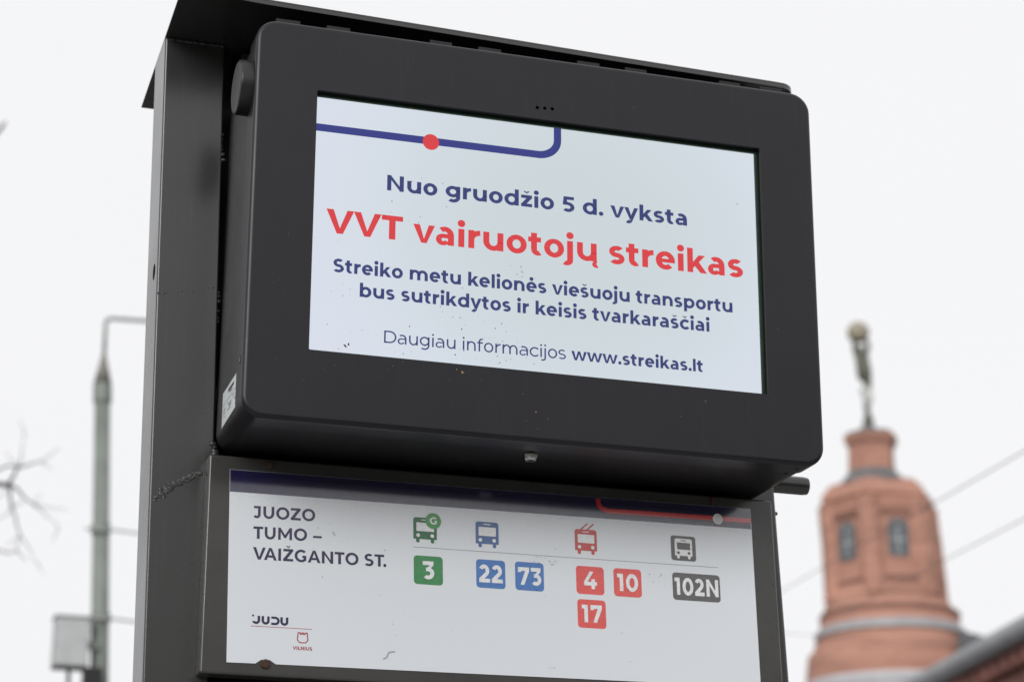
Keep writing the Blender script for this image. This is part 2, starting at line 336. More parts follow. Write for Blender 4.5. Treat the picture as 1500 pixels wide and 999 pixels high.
    def line(s, text, track=0):
        x = 0; out_ = []; prev = ''
        kern = {('V', 'V'): 0, ('V', 'T'): -.0, ('V', 'A'): -.10, ('A', 'V'): -.1, ('T', '.'): -.1, ('r', 'k'): 0, ('k', 'e'): -.02}
        for c in text:
            x += kern.get((prev, c), 0)
            a, P = s.get(c); out_ += [[(px+x, py) for px, py in q] for q in P]; x += a+track; prev = c
        return x, out_
def flat(name, polys, plane, matl, parent, step=.00002):
    """polys in plane units -> one mesh of thin overlapping strokes, each a hair proud of the last"""
    v = []; f = []
    for i, q in enumerate(polys):
        ar = sum(q[k][0]*q[(k+1) % len(q)][1]-q[(k+1) % len(q)][0]*q[k][1] for k in range(len(q)))
        if ar < 0: q = q[::-1]
        b = len(v)
        for x, y in q: v.append(plane(x, y, (i % 9)*step))
        f.append(tuple(range(b, b+len(q))))
    return mesh(name, v, f, matl, parent)
def text_line(name, text, x0, x1, zb0, zb1, em, gl, plane, matl, parent):
    adv, P = gl.line(text)
    xs = [p[0] for q in P for p in q]; a, b = min(xs), max(xs); k = (x1-x0)/(b-a)
    print('TEXT', text, 'x/y scale', round(k/em, 3))
    Q = [[(x0+(px-a)*k, zb0+(zb1-zb0)*(px-a)/(b-a)+py*em) for px, py in q] for q in P]
    return flat(name, Q, plane, matl, parent)
BOLD = Glyphs(.170, .146); SEMI = Glyphs(.162, .138); REG = Glyphs(.092, .082); XB = Glyphs(.178, .152)

# ---------------------------------------------------------------- ground
g = mesh('ground', [(-600, -600, 0), (600, -600, 0), (600, 900, 0), (-600, 900, 0)], [(0, 1, 2, 3)],
         mat('ground asphalt', (.06, .06, .058), .85, noise_amt=.3, nscale=3, bump=.4, bscale=60, bdist=.01)); g['kind'] = 'structure'
pv = MB(); pv.box(-4.5, 6, -3.9, 2.6, -.05, .12)
p = pv.build('pavement', mat('pavement concrete', (.30, .29, .275), .7, noise_amt=.25, nscale=2, bump=.3, bscale=80, bdist=.004), bev=.01); p['kind'] = 'structure'

# unseen frontage added behind the viewpoint to darken the lower part of the reflections
fr_ = MB(); x_ = -60
while x_ < 70:
    w_ = random.uniform(12, 20); h_ = random.uniform(6.5, 9.0); y_ = -30-random.uniform(0, 1.5)
    fr_.box(x_, x_+w_-.02, y_-12, y_, 0, h_)
    fr_.hexa([(x_-.2, y_-12.3, h_+.004), (x_+w_+.15, y_-12.3, h_+.004), (x_+w_+.15, y_+.4, h_+.004), (x_-.2, y_+.4, h_+.004)], [(x_-.2, y_-6.2, h_+2.6), (x_+w_+.15, y_-6.2, h_+2.6), (x_+w_+.15, y_-5.8, h_+2.6), (x_-.2, y_-5.8, h_+2.6)])
    for fz in range(3):
        for k in range(int(w_/2.4)):
            wx = x_+1.2+k*2.4; fr_.box(wx-.5, wx+.5, y_+.003, y_+.10, 1.4+fz*2.9, 3.0+fz*2.9) if h_ > 3.4+fz*2.9 else None
    x_ += w_
o = fr_.build('unseen_frontage', mat('frontage plaster', (.34, .32, .28), .85, noise_amt=.3, nscale=.6), None); o['kind'] = 'structure'
random.seed(7)

# ---------------------------------------------------------------- the stand: two posts, roof plate, cross parts
stand = empty('display_stand', (0, .27, .12), 'dark grey welded steel stand with a flat roof plate and square posts carrying the display', 'stand')
def zz(z): return z+Z0
def post_rings(xa, xb, ya, yb, k, zs, r, kink=None):
    rings = []
    for z in zs:
        s_ = k*(.33-max(z, kink) if kink is not None else .33-z)
        rings.append([(x+s_, y, zz(z)) for x, y in rrect(xa, xb, ya, yb, r, 5)])
    return rings
mb = MB(); loft(mb, post_rings(-.5494, -.4557, .2200, .3256, .0197, [-2.65, -.7, -.5, -.3, -.04, .15, .3588], .0035), True, True)
post = mb.build('post', M['paint'], stand, smooth=True)
# drilled hole in the outer side of the left post
cut = MB(); cut.tube([(-.60, .2523, zz(-.0177)), (-.527, .2523, zz(-.0177))], .0128, 24)
cutter = cut.build('cutter', M['dark'])
bo = post.modifiers.new('b', 'BOOLEAN'); bo.object = cutter; bo.operation = 'DIFFERENCE'; bo.solver = 'EXACT'
bpy.context.view_layer.update()
dg = bpy.context.evaluated_depsgraph_get(); me = bpy.data.meshes.new_from_object(post.evaluated_get(dg)); post.modifiers.clear(); post.data = me
bpy.data.objects.remove(cutter)
def autosmooth(o, ang=40):
    me_ = o.data
    for p_ in me_.polygons: p_.use_smooth = True
    me_.set_sharp_from_angle(angle=R(ang))
    wn = o.modifiers.new('normals', 'WEIGHTED_NORMAL'); wn.keep_sharp = True; wn.weight = 100
autosmooth(post)
mb = MB(); loft(mb, post_rings(.3387, .4294, .2200, .3256, .0455, [-2.65, -.895, -.5, -.3, -.04, .15, .3588], .006, -.895), True, True)
autosmooth(mb.build('post', M['paint'], stand))
# roof plate with a turned-down lip on its front and right edges
zt, zb = .3622, .3592
out_pts = [(-.5526, .0391), (-.4225, .0504), (.1393, .0743), (.4218, .0842)]
for k in range(1, 7):
    a = R(-90+90*k/6); out_pts.append((.4310+.0306*math.cos(a), .1151+.0306*math.sin(a)))
out_pts += [(.4554, .4945), (-.5470, .4963)]
mb = MB(); n = len(out_pts)
mb.v = [(x, y, zz(zb)) for x, y in out_pts]+[(x, y, zz(zt)) for x, y in out_pts]
mb.f = [tuple(range(n))[::-1], tuple(range(n, 2*n))]+[(k, (k+1) % n, (k+1) % n+n, k+n) for k in range(n)]
mb.build('roof_plate', M['paint'], stand, bev=.0006)
lip = MB(); path = out_pts[0:-1]
def inset(i, d):
    p0 = Vector(path[max(i-1, 0)]); p1 = Vector(path[min(i+1, len(path)-1)]); t_ = (p1-p0).normalized(); nn = Vector((-t_.y, t_.x)); q = Vector(path[i])+nn*d
    return (q.x, q.y)
for i in range(len(path)-1):
    a0, a1, b0, b1 = path[i], path[i+1], inset(i, .003), inset(i+1, .003)
    lip.hexa([(*a0, zz(.3532)), (*a1, zz(.3532)), (*b1, zz(.3532)), (*b0, zz(.3532))], [(*a0, zz(zb)), (*a1, zz(zb)), (*b1, zz(zb)), (*b0, zz(zb))])
lip.build('roof_lip', M['paint'], stand)
bp_ = MB(); bp_.box(-.452, .420, .300, .306, zz(-1.5), zz(.3585)); bp_.build('back_panel', M['paint'], stand)
lp = MB(); lp.box(-.4419, .4269, .231, .237, zz(-2.3), zz(-.655)); lp.build('lower_panel', M['board'], stand, bev=.001)
cb = MB(); cb.tube([(-.43, .2614, zz(-.2639)), (.5248, .2614, zz(-.2639)), (.5324, .2614, zz(-.2639))], [.0148, .0148, .0138], 28)
autosmooth(cb.build('cross_tube', M['paint'], stand))
for z_ in (.3188, -.20):
    br = MB(); br.box(-.430, .42, .2180, .2998, zz(z_), zz(z_+.03)); br.build('hanger_rail', M['paint'], stand, bev=.001)
for x in (-.50, .42): fo = MB(); fo.box(x-.11, x+.11, .17, .37, .12, .135); fo.build('foot_plate', M['paint'], stand, bev=.002)
# weld beads
def bead(pts, n, r0, flatten=.35, spread=.0015):
    b = MB()
    for i in range(n):
        t_ = i/(n-1)*(len(pts)-1); k = min(int(t_), len(pts)-2); q = Vector(pts[k]).lerp(Vector(pts[k+1]), t_-k)
        q += Vector((random.gauss(0, spread), 0, random.gauss(0, spread)))
        r_ = r0*random.uniform(.5, 1.3); b.blob(q, r_*1.4, r_*flatten, r_*.8, 9, 6, .16)
    return b.build('weld', M['paint'], stand, smooth=True)
yf = .2200
bead([(-0.5418, yf, zz(0.3571)), (-0.4603, yf, zz(0.3571))], 34, 0.003, 0.6, 0.0004)
bead([(-0.5120, yf, zz(-0.3629)), (-0.499, yf, zz(-0.3542)), (-0.4745, yf, zz(-0.3404)), (-0.4603, yf, zz(-0.3338))], 110, .0028, .055, .0020)
bead([(-0.5245, yf, zz(-0.3766)), (-0.5112, yf, zz(-0.3623))], 26, .0020, .12, .0035)
bead([(-0.4496, 0.2227, zz(-0.0483)), (-0.449, 0.2227, zz(-0.1044))], 9, .0034, .3, .0018)
bead([(-0.4536, 0.2217, zz(0.1608)), (-0.4533, 0.2217, zz(0.2117))], 8, .0030, .3, .0018)
bead([(-0.5398, yf, zz(-0.0636)), (-0.4582, yf, zz(-0.0462))], 12, .0015, .08, .0016)
bead([(-0.445, 0.2207, zz(-0.2879)), (-0.4399, 0.2207, zz(-0.3083))], 8, 0.004, 0.9, 0.001)
bead([(0.461, 0.2308, zz(-0.3205)), (0.4452, 0.2207, zz(-0.3267))], 10, 0.004, 0.8, 0.001)

# ---------------------------------------------------------------- the display unit
disp = empty('digital_display', (0, .09, Z0-.3067), 'black boxed outdoor screen showing a strike notice in navy and red letters', 'display')
BX0, BX1, BZ0, BZ1 = -.4459, .4419, -.3067, .3045
OX0, OX1, OZ0, OZ1 = -.3522, .3524, -.2003, .2003
def ringxz(x0, x1, z0, z1, r, y, n=10): return [(x, y, zz(z)) for x, z in rrect(x0, x1, z0, z1, r, n)]
DR = .032; DD = .048
mb = MB(); rings = [ringxz(BX0+.005, BX1-.005, BZ0+.005, BZ1-.005, DR-.005, DD), ringxz(BX0+.0005, BX1-.0005, BZ0+.0005, BZ1-.0005, DR-.0005, DD), ringxz(BX0, BX1, BZ0, BZ1, DR, DD-.001), ringxz(BX0, BX1, BZ0, BZ1, DR, .0065)]
for k in range(1, 6):
    a = R(90*k/5); d = .0065*(1-math.cos(a)); rings.append(ringxz(BX0+d, BX1-d, BZ0+d, BZ1-d, DR-d, .0065*(1-math.sin(a))))
rings.append(ringxz(BX0+.0075, BX1-.0075, BZ0+.0075, BZ1-.0075, DR-.0075, 0))
rings.append(ringxz(OX0-.0006, OX1+.0006, OZ0-.0006, OZ1+.0006, .0024, 0))
rings.append(ringxz(OX0, OX1, OZ0, OZ1, .002, .0006)); rings.append(ringxz(OX0, OX1, OZ0, OZ1, .002, .0035))
loft(mb, rings)
case = mb.build('front_case', M['case'], disp); autosmooth(case, 30)
mb = MB(); loft(mb, [ringxz(OX0, OX1, OZ0, OZ1, .002, .0036), ringxz(OX0, OX1, OZ0, OZ1, .002, .0112)]); autosmooth(mb.build('gasket', M['gasket'], disp), 30)
# sensor holes through the case: short dark wells
for i, (x, z) in enumerate(((-.0125, .2192), (-.0005, .2198), (.0115, .2203))):
    cut = MB(); cut.tube([(x, -.01, zz(z)), (x, .01, zz(z))], .0029, 16); c = cut.build('cutter', M['dark'])
    c2 = case.modifiers.new('b', 'BOOLEAN'); c2.object = c; c2.operation = 'DIFFERENCE'; c2.solver = 'FAST'
    bpy.context.view_layer.update(); dg = bpy.context.evaluated_depsgraph_get(); me = bpy.data.meshes.new_from_object(case.evaluated_get(dg))
    case.modifiers.clear()
    if len(me.polygons) > 50: case.data = me
    bpy.data.objects.remove(c)
    s_ = MB(); s_.tube([(x, .0062, zz(z)), (x, .0066, zz(z))], .0028, 16)
    s_.build('sensor', mat('sensor lens', (.05, .05, .01), .2) if i == 1 else M['dark'], disp)
# rear housing
mb = MB(); i4 = .003
def hr(d, y, ex=0): return ringxz(BX0+i4+d, BX1-i4-d, BZ0+i4+d-ex, BZ1-i4-d, DR-.004, y)
loft(mb, [hr(.003, DD+.0002), hr(.003, DD+.0025), hr(0, DD+.0028), hr(0, .2135), hr(.004, .2175)], False, True)
autosmooth(mb.build('housing', M['case_side'], disp), 40)
# the screen
scr = MB(); loft(scr, [ringxz(OX0-.004, OX1+.004, OZ0-.004, OZ1+.004, .002, .0104), ringxz(-.3514, .3462, -.1996, .1938, .0004, .0104)])
bz = scr.build('panel_border', M['lcd_border'], disp)
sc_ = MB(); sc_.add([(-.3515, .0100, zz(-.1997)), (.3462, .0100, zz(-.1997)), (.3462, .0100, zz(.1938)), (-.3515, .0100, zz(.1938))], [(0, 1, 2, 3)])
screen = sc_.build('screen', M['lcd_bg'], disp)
plane_lcd = lambda x, z, d: (x*.9973-.0026, .0098-d, zz(z*.9973-.0032))
DX = .0008
text_line('lettering', 'Nuo gruod\u017eio 5 d. vyksta', -.2404+DX, .2339+DX, .0628, .0632, .0350, BOLD, plane_lcd, M['lcd_navy'], screen)
text_line('lettering', 'VVT vairuotoj\u0173 streikas', -.3303+DX, .3245+DX, -.0142, -.0112, .0530, BOLD, plane_lcd, M['lcd_red'], screen)
text_line('lettering', 'Streiko metu kelion\u0117s vie\u0161uoju transportu', -.3176+DX, .3052+DX, -.0736, -.0698, .0292, BOLD, plane_lcd, M['lcd_navy'], screen)
text_line('lettering', 'bus sutrikdytos ir keisis tvarkara\u0161\u010diai', -.2776+DX, .2670+DX, -.1075, -.1046, .0292, BOLD, plane_lcd, M['lcd_navy'], screen)
text_line('lettering', 'Daugiau informacijos', -.2399+DX, .0366+DX, -.1734, -.1712, .0265, REG, plane_lcd, M['lcd_navy'], screen)
text_line('lettering', 'www.streikas.lt', .0450+DX, .2541+DX, -.1712, -.1697, .0265, BOLD, plane_lcd, M['lcd_navy'], screen)
G0 = Glyphs(.0118, .0118)
lp_ = [[(-.3498, .1435), (-.0055, .1445), (-.0055, .1563), (-.3498, .1553)]]
lp_ += G0.ring(-.0055, .1765, .0370, .0321, 270, 360, .0118, .0119)+[[(.0197, .1765), (.0315, .1765), (.0315, .19745), (.0197, .19745)]]
flat('route_line', lp_, plane_lcd, M['lcd_line'], screen)
flat('stop_dot', G0.disc(-.1740, .1481, .0127, 40), lambda x, z, d: plane_lcd(x, z, .0006), M['lcd_red'], screen)
# lock, tabs, knob, sticker, side screw
lk = MB(); ly = .069
lk.tube([(-.001, ly, zz(-.300)), (-.001, ly, zz(-.3065)), (-.001, ly, zz(-.3100)), (-.001, ly, zz(-.3150)), (-.001, ly, zz(-.3162))], [.0114, .0114, .0112, .0090, .0078], 24)
autosmooth(lk.build('lock', M['steel'], disp), 30)
lh = MB(); lh.tube([(-.001, ly, zz(-.3161)), (-.001, ly, zz(-.3165))], .0035, 6); lh.build('lock_socket', M['dark'], disp)
for x0, x1 in ((-.4159, -.3798), (-.3392, -.3037), (-.1797, -.1454), (-.1032, -.0673), (.0562, .0919), (.1346, .1697), (.2924, .3272), (.361, .3986)):
    tb = MB(); tb.box(x0, x1, .010, .012, zz(.302), zz(.3122)); tb.box(x0, x1, .0121, .03, zz(.3105), zz(.3122)); tb.build('top_tab', M['case_side'], disp)
kb = MB(); kx, ky, kz = -.4440, .0490, .2110
kb.tube([(kx+.001, ky, zz(kz)), (kx-.0165, ky, zz(kz)), (kx-.0195, ky, zz(kz)), (kx-.0212, ky, zz(kz)), (kx-.0214, ky, zz(kz))], [.0412, .0412, .0402, .0372, .0345], 56)
autosmooth(kb.build('knob', M['knob'], disp), 35)
xs = BX0+i4-.0004
st = mesh('sticker', [(xs, .054, zz(-.2260)), (xs, .054, zz(-.2765)), (xs, .166, zz(-.2800)), (xs, .166, zz(-.2265))], [(0, 1, 2, 3)], M['sticker'], disp)
tx = MB()
rows = [(-.2325, .078, .122, .0050), (-.2385, .088, .112, .0012), (-.2405, .088, .108, .0012), (-.2470, .056, .162, .0006), (-.2520, .070, .086, .0018), (-.2520, .118, .124, .0018), (-.2560, .092, .118, .0018), (-.2600, .092, .112, .0018), (-.2640, .098, .120, .0018), (-.2560, .138, .158, .0016), (-.2610, .140, .156, .0016), (-.2665, .144, .152, .0016), (-.2600, .060, .072, .0016)]
for z, y0, y1, h_ in rows:
    y = y0
    while y < y1-.0003:
        s_ = min(random.uniform(.0012, .0035)*(1.6 if h_ > .004 else 1), y1-y); tx.add([(xs-.0002, y, zz(z)), (xs-.0002, y, zz(z-h_)), (xs-.0002, y+s_, zz(z-h_)), (xs-.0002, y+s_, zz(z))], [(0, 1, 2, 3)]); y += s_+(.0010 if h_ > .001 else .00002)
tx.build('fine_print', mat('label print', (.03, .03, .035), .5), st)
sw = MB(); sw.tube([(-.4445, .020, zz(-.219)), (-.4463, .020, zz(-.219))], .0062, 18); sw.build('screw_recess', M['dark'], disp)
sw = MB(); sw.tube([(-.4460, .020, zz(-.219)), (-.4468, .020, zz(-.219))], .0034, 6); sw.build('side_screw', M['steel'], disp)
for x in (.405, .4005): 
    s_ = MB(); y_ = .022 if x == .405 else .052; s_.tube([(x, y_, zz(-.3030)), (x, y_, zz(-.3071))], .0028, 14); s_.build('bottom_screw', M['dark'], disp)
# dried specks on glass and case
def fleck(b, x, z, y, s_):
    k = random.randint(4, 6); a0 = random.uniform(0, 6.3); c_ = Vector((x, y-.0004, z)); pts = []
    for i in range(k):
        a = a0+2*math.pi*i/k; q = s_*random.uniform(.4, 1.1); pts.append((x+q*math.cos(a)*random.uniform(.5, 1), y-.0002, zz(z)+q*math.sin(a)))
    n0 = len(b.v); b.v += pts; b.v.append((x, y-.0007, zz(z)))
    for i in range(k): b.f.append((n0+i, n0+(i+1) % k, n0+k))
fl = MB(); random.seed(11)
clusters = [(-.19, .075, .012, 8), (-.25, .015, .02, 6), (-.295, -.105, .012, 10), (-.135, -.135, .02, 10), (-.075, -.14, .03, 26), (-.09, -.165, .03, 20), (-.06, -.185, .03, 22), (-.21, -.185, .018, 14), (-.04, -.045, .012, 12), (-.28, -.165, .02, 10), (.0, -.05, .25, 30), (-.17, .02, .03, 10)]
for cx, cz, sp_, n_ in clusters:
    for _ in range(n_):
        x, z = random.gauss(cx, sp_), random.gauss(cz, sp_*.6)
        if abs(x) < .345 and -.194 < z < .19: fleck(fl, x, z, .0092, random.choice((.0004, .0006, .0009, .0014)))
fleck(fl, -.298, -.187, .0092, .0040); fleck(fl, -.293, -.184, .0092, .0034); fleck(fl, -.164, -.004, .0092, .0008)
o = fl.build('dirt_speck', M['debris'], disp); o['kind'] = 'stuff'
fl = MB()
for cx, cz, sp_, n_ in [(-.33, -.215, .012, 8), (-.23, -.225, .012, 7), (-.13, -.212, .02, 8), (-.05, -.215, .03, 6), (.0, -.25, .2, 22), (-.40, -.1, .02, 6)]:
    for _ in range(n_):
        x, z = random.gauss(cx, sp_), random.gauss(cz, sp_*.6)
        if abs(x) < .43 and -.295 < z < -.204 or x < -.36: fleck(fl, x, z, 0, random.choice((.0004, .0006, .0010)))
fleck(fl, -.126, -.213, 0, .0030); fleck(fl, -.135, -.209, 0, .002); fleck(fl, -.015, -.262, 0, .0022); fleck(fl, -.297, -.189, .0092, .0014)
o = fl.build('leaf_crumb', M['tan'], disp); o['kind'] = 'stuff'
for x, z, l_ in [(.3145, -.246, .004), (.335, -.296, .006)]:
    fl = MB(); fl.blob((x, -.0001, zz(z)), .0016, .0006, l_*.7, 7, 5, .2); fl.tube([(x-.002, -.0001, zz(z+.035)), (x-.001, -.0001, zz(z+.015)), (x, -.0001, zz(z))], [.0003, .0004, .0008], 5); fl.build('drip_stain', M['dark'], disp)

# ---------------------------------------------------------------- timetable board
K = .026
BS, BDX, BDZ = 1.0197, .0190, .0231            # drawing size and place of the board on the stand
def bxz(x, z): return BS*x+BDX, BS*z+BDZ
SHX = lambda x, z: x+K*(-.35-z)
board = empty('stop_sign_board', (-.01, .20, Z0-.634), 'dark grey metal board with a white printed stop sheet listing route numbers below the display', 'sign')
mb = MB(); bz0, bz1 = -.6445, -.3302; yb0, yb1 = .185, .2198
c4 = [(-.4658, bz0), (.4085, bz0), (.4085, bz1), (-.4658, bz1)]
KB = lambda x, z: x+(.002 if x < 0 else .030)*(-.33-z)
def b3(x, z, y):
    x, z = bxz(x, z); return (x, y, zz(z))
mb.hexa([b3(KB(x, z), z, yb0) for x, z in c4], [b3(KB(x, z), z, yb1) for x, z in c4])
mb.build('panel', M['board'], board, bev=.0035)
ys = yb0-.0012
nx, nz = -.3735, -.6272
outl = [(-.4284, -.6278), (nx-.014, -.6272), (nx-.006, -.6215), (nx+.006, -.6212), (nx+.015, -.6268), (.3795, -.6205), (.3717, -.3465), (-.4354, -.3507)]
mb = MB(); nO = len(outl); mb.v = [b3(x, z, ys) for x, z in outl]+[b3(x, z, ys+.0009) for x, z in outl]
mb.f = [tuple(range(nO))]+[((k+1) % nO, k, k+nO, (k+1) % nO+nO) for k in range(nO)]
sheet = mb.build('printed_sheet', M['sheet'], board)
plane_s = lambda x, z, d: b3(SHX(x, z), z, ys-.0002-d)
U = lambda x, z: x-K*(-.35-z)          # measured position -> unsheared sheet position
flat('colour_band', [[(-.4351, -.3834), (.3709, -.3783), (.3716, -.3468), (-.4352, -.3510)]], plane_s, M['ink_band'], sheet)
Gp = Glyphs(.0074, .0074)
cx_, cz_ = .1393, -.3508
rp = [[(.1198, -.3501), (.1270, -.3500), (.1270, -.3555), (.1198, -.3555)]]+Gp.ring(.1393, -.3552, .0195, .0162, 180, 270, .0072, .0074)+[[(.1393, -.3714), (.3711, -.3690), (.3712, -.3617), (.1393, -.3640)]]
flat('red_line', rp, lambda x, z, d: plane_s(x, z, d+.0003), M['ink_redline'], sheet)
flat('white_dot', Gp.disc(.3163, -.3668, .0083, 36), lambda x, z, d: plane_s(x, z, .0007), M['ink_white'], sheet)
def stext(txt, x0, x1, z0, z1, em, gl, m_, d0=0):
    return text_line('lettering', txt, x0, x1, z0, z1, em, gl, (lambda x, z, d: plane_s(x, z, d+d0)), M[m_], sheet)
stext('JUOZO', U(-.3990, -.41), U(-.3090, -.41), -.4193, -.4177, .0253, SEMI, 'ink_navy')
stext('TUMO \u2013', U(-.3980, -.44), U(-.2986, -.44), -.4493, -.4468, .0253, SEMI, 'ink_navy')
stext('VAI\u017dGANTO ST.', U(-.3975, -.47), U(-.2022, -.47), -.4793, -.4770, .0253, SEMI, 'ink_navy')
flat('rule', [[(U(-.1622, -.4446), -.4449), (U(.3159, -.4422), -.4425), (U(.3159, -.4422), -.4418), (U(-.1622, -.4446), -.4442)]], plane_s, M['ink_rule'], sheet)
# logo
lg = Glyphs(.0036, .0034); x0 = U(-.3950, -.565); zbq = -.5715
def uu(x): return lg.ring(x+.0058, zbq+.0052, .0058, .0052, 180, 360)+lg.bar(x, x+.0036, zbq+.0052, zbq+.0118)+lg.bar(x+.0080, x+.0116, zbq+.0052, zbq+.0118)
LG = lg.ring(x0+.0058, zbq+.0052, .0058, .0052, 200, 360)+lg.bar(x0+.0080, x0+.0116, zbq+.0052, zbq+.0118)+lg.disc(x0+.0015, zbq+.0118, .0015, 10)
LG += uu(x0+.0137)
xd = x0+.0275; LG += lg.bar(xd, xd+.006, zbq+.0088, zbq+.0120)+lg.bar(xd, xd+.006, zbq, zbq+.0032)+lg.ring(xd+.006, zbq+.006, .0062, .006, -90, 90, .0036, .0033)
LG += uu(x0+.0405)
flat('logo', LG, plane_s, M['ink_navy'], sheet)
flat('logo_rule', [[(U(-.3964, -.575), -.5751), (U(-.3085, -.5743), -.5747), (U(-.3085, -.5743), -.5740), (U(-.3964, -.575), -.5744)]], plane_s, M['ink_crest'], sheet)
def strokes(pts, t, closed=False):
    P = []
    n_ = len(pts)
    for i in range(n_ if closed else n_-1):
        a = Vector(pts[i]); b = Vector(pts[(i+1) % n_]); d = (b-a).normalized(); nn = Vector((-d.y, d.x))*t/2; e_ = d*t*.35
        P.append([tuple(a-nn-e_), tuple(b-nn+e_), tuple(b+nn+e_), tuple(a+nn-e_)])
    return P
cxx = U(-.3216, -.586); c0 = -.5942
cas = [(cxx-.0042, c0), (cxx+.0042, c0), (cxx+.0075, c0+.0035), (cxx+.0066, c0+.0140), (cxx+.0035, c0+.0140), (cxx+.0033, c0+.0120), (cxx+.0012, c0+.0120), (cxx+.0010, c0+.0140), (cxx-.0010, c0+.0140), (cxx-.0012, c0+.0120), (cxx-.0033, c0+.0120), (cxx-.0035, c0+.0140), (cxx-.0066, c0+.0140), (cxx-.0075, c0+.0035)]
flat('crest', strokes(cas, .0014, True), plane_s, M['ink_crest'], sheet)
stext('VILNIUS', U(-.3353, -.6), U(-.3076, -.6), -.6046, -.6046, .0070, Glyphs(.17, .15), 'ink_crest')
def rr_poly(x0, x1, z0, z1, r): return [rrect(x0, x1, z0, z1, r, 6)]
def route(txt, x0, x1, z1, z0, m_, tx0, tx1, em):
    xm = U((x0+x1)/2, (z0+z1)/2); hw = (x1-x0)/2-.0004
    flat('route_box', rr_poly(xm-hw, xm+hw, z0, z1, .0052), plane_s, M[m_], sheet)
    stext(txt, xm+tx0, xm+tx1, (z0+z1)/2-em*.35, (z0+z1)/2-em*.35+.0004, em, XB, 'ink_white', .0004)
W_ = .0225
route('3', -.1615, -.1169, -.4566, -.4988, 'ink_green', -.0085, .0088, .0374)
route('22', -.0671, -.0217, -.4557, -.4978, 'ink_blue', -.0180, .0180, .0374)
route('73', -.0074, .0378, -.4551, -.4975, 'ink_blue', -.0178, .0180, .0374)
route('4', .0874, .1320, -.4547, -.4968, 'ink_red', -.0098, .0104, .0374)
route('10', .1465, .1914, -.4543, -.4967, 'ink_red', -.0165, .0165, .0374)
route('17', .0893, .1345, -.5048, -.5472, 'ink_red', -.0155, .0158, .0374)
route('102N', .2405, .3182, -.4543, -.4960, 'ink_grey', -.0352, .0352, .0374)
def bus(x0, x1, z1, z0, m_, fg='ink_white', trolley=False, wheels=True, gas=False):
    x0, x1 = U(x0, z1), U(x1, z1); w_ = x1-x0; h_ = z1-z0; cx = (x0+x1)/2
    P = []
    r_ = w_*.12; top = rrect(x0, x1, z0, z1, r_, 5)
    top = [(x, z) if z > z0+r_*1.01 else (x0 if x < cx else x1, z0) for x, z in top]
    q = []
    for t_ in top:
        if not q or (abs(q[-1][0]-t_[0])+abs(q[-1][1]-t_[1])) > 1e-6: q.append(t_)
    P.append(q)
    for s_ in (-1, 1):
        xx = cx+s_*w_*.31; ww = w_*.075; P.append(rrect(xx-ww, xx+ww, z0-h_*.17, z0+h_*.05, ww*.95, 4))
    if trolley:
        for dx in (-.14, .14):
            a = (cx+dx*w_-.1*w_, z1-.001); b = (cx+dx*w_+.22*w_, z1+h_*.27); P += strokes([a, b], .0022)
    flat('bus_icon', P, plane_s, M[m_], sheet)
    D = [rrect(x0+w_*.13, x1-w_*.12, z0+h_*.36, z0+h_*.76, .0006, 2), rrect(cx-w_*.15, cx+w_*.15, z0+h_*.865, z0+h_*.905, .0003, 2)]
    for s_ in (-1, 1): D += Gp.disc(cx+s_*w_*.30, z0+h_*.17, w_*.078, 18)
    flat('bus_icon_window', D, lambda x, z, d: plane_s(x, z, d+.0004), M[fg], sheet)
bus(-.1633, -.1277, -.3998, -.4320, 'ink_dgreen')
flat('gas_badge', Gp.disc(U(-.1331, -.404), -.4040, .0119, 40), lambda x, z, d: plane_s(x, z, .0008), M['ink_lime'], sheet)
xg = U(-.1331, -.404)
text_line('lettering', 'G', xg-.0053, xg+.0055, -.4093, -.4090, .0153, Glyphs(.17, .15), lambda x, z, d: plane_s(x, z, d+.0011), M['ink_white'], sheet)
bus(-.0686, -.0332, -.3991, -.4323, 'ink_bblue')
bus(.0856, .1204, -.3990, -.4314, 'ink_bred', trolley=True)
flat('route_box', rr_poly(U(.2385, -.39)+.0002, U(.2793, -.39)-.0004, -.4357, -.3975, .0042), plane_s, M['ink_grey'], sheet)
_ps = plane_s
plane_s = lambda x, z, d: _ps(x, z, d+.0005)
bus(.2450, .2732, -.4018, -.4282, 'ink_white', fg='ink_grey')
plane_s = _ps
# screws and dirt on the board
for x, z, r_ in ((-.378, -.3405, .0052), (.310, -.338, .0055), (nx, nz, .0072)):
    b = MB(); b.tube([b3(x, z, yb0+.001), b3(x, z, ys-.0022), b3(x, z, ys-.0032)], [r_, r_*.96, r_*.7], 8); b.build('rusty_screw', M['rust'], board)
random.seed(5); fl = MB()
for cx, cz, sp_, n_ in [(.045, -.448, .012, 26), (.033, -.500, .005, 6), (.225, -.463, .014, 24), (-.27, -.44, .05, 12), (0, -.42, .25, 50), (.05, -.61, .004, 7), (0, -.55, .3, 26)]:
    for _ in range(n_):
        x, z = random.gauss(cx, sp_), random.gauss(cz, sp_*.7)
        if -.42 < x < .36 and -.618 < z < -.36: fleck(fl, *bxz(x, z), ys-.0012, random.choice((.0003, .0005, .0007, .0011)))
for pts in ([(-.283, -.4315), (-.281, -.4335), (-.2795, -.437)], [(-.196, -.6005), (-.199, -.608), (-.204, -.6105)], [(-.196, -.6005), (-.187, -.599)]):
    fl.tube([b3(x, z, ys-.0014) for x, z in pts], .00035, 5)
o = fl.build('dirt_speck', M['debris'], board); o['kind'] = 'stuff'

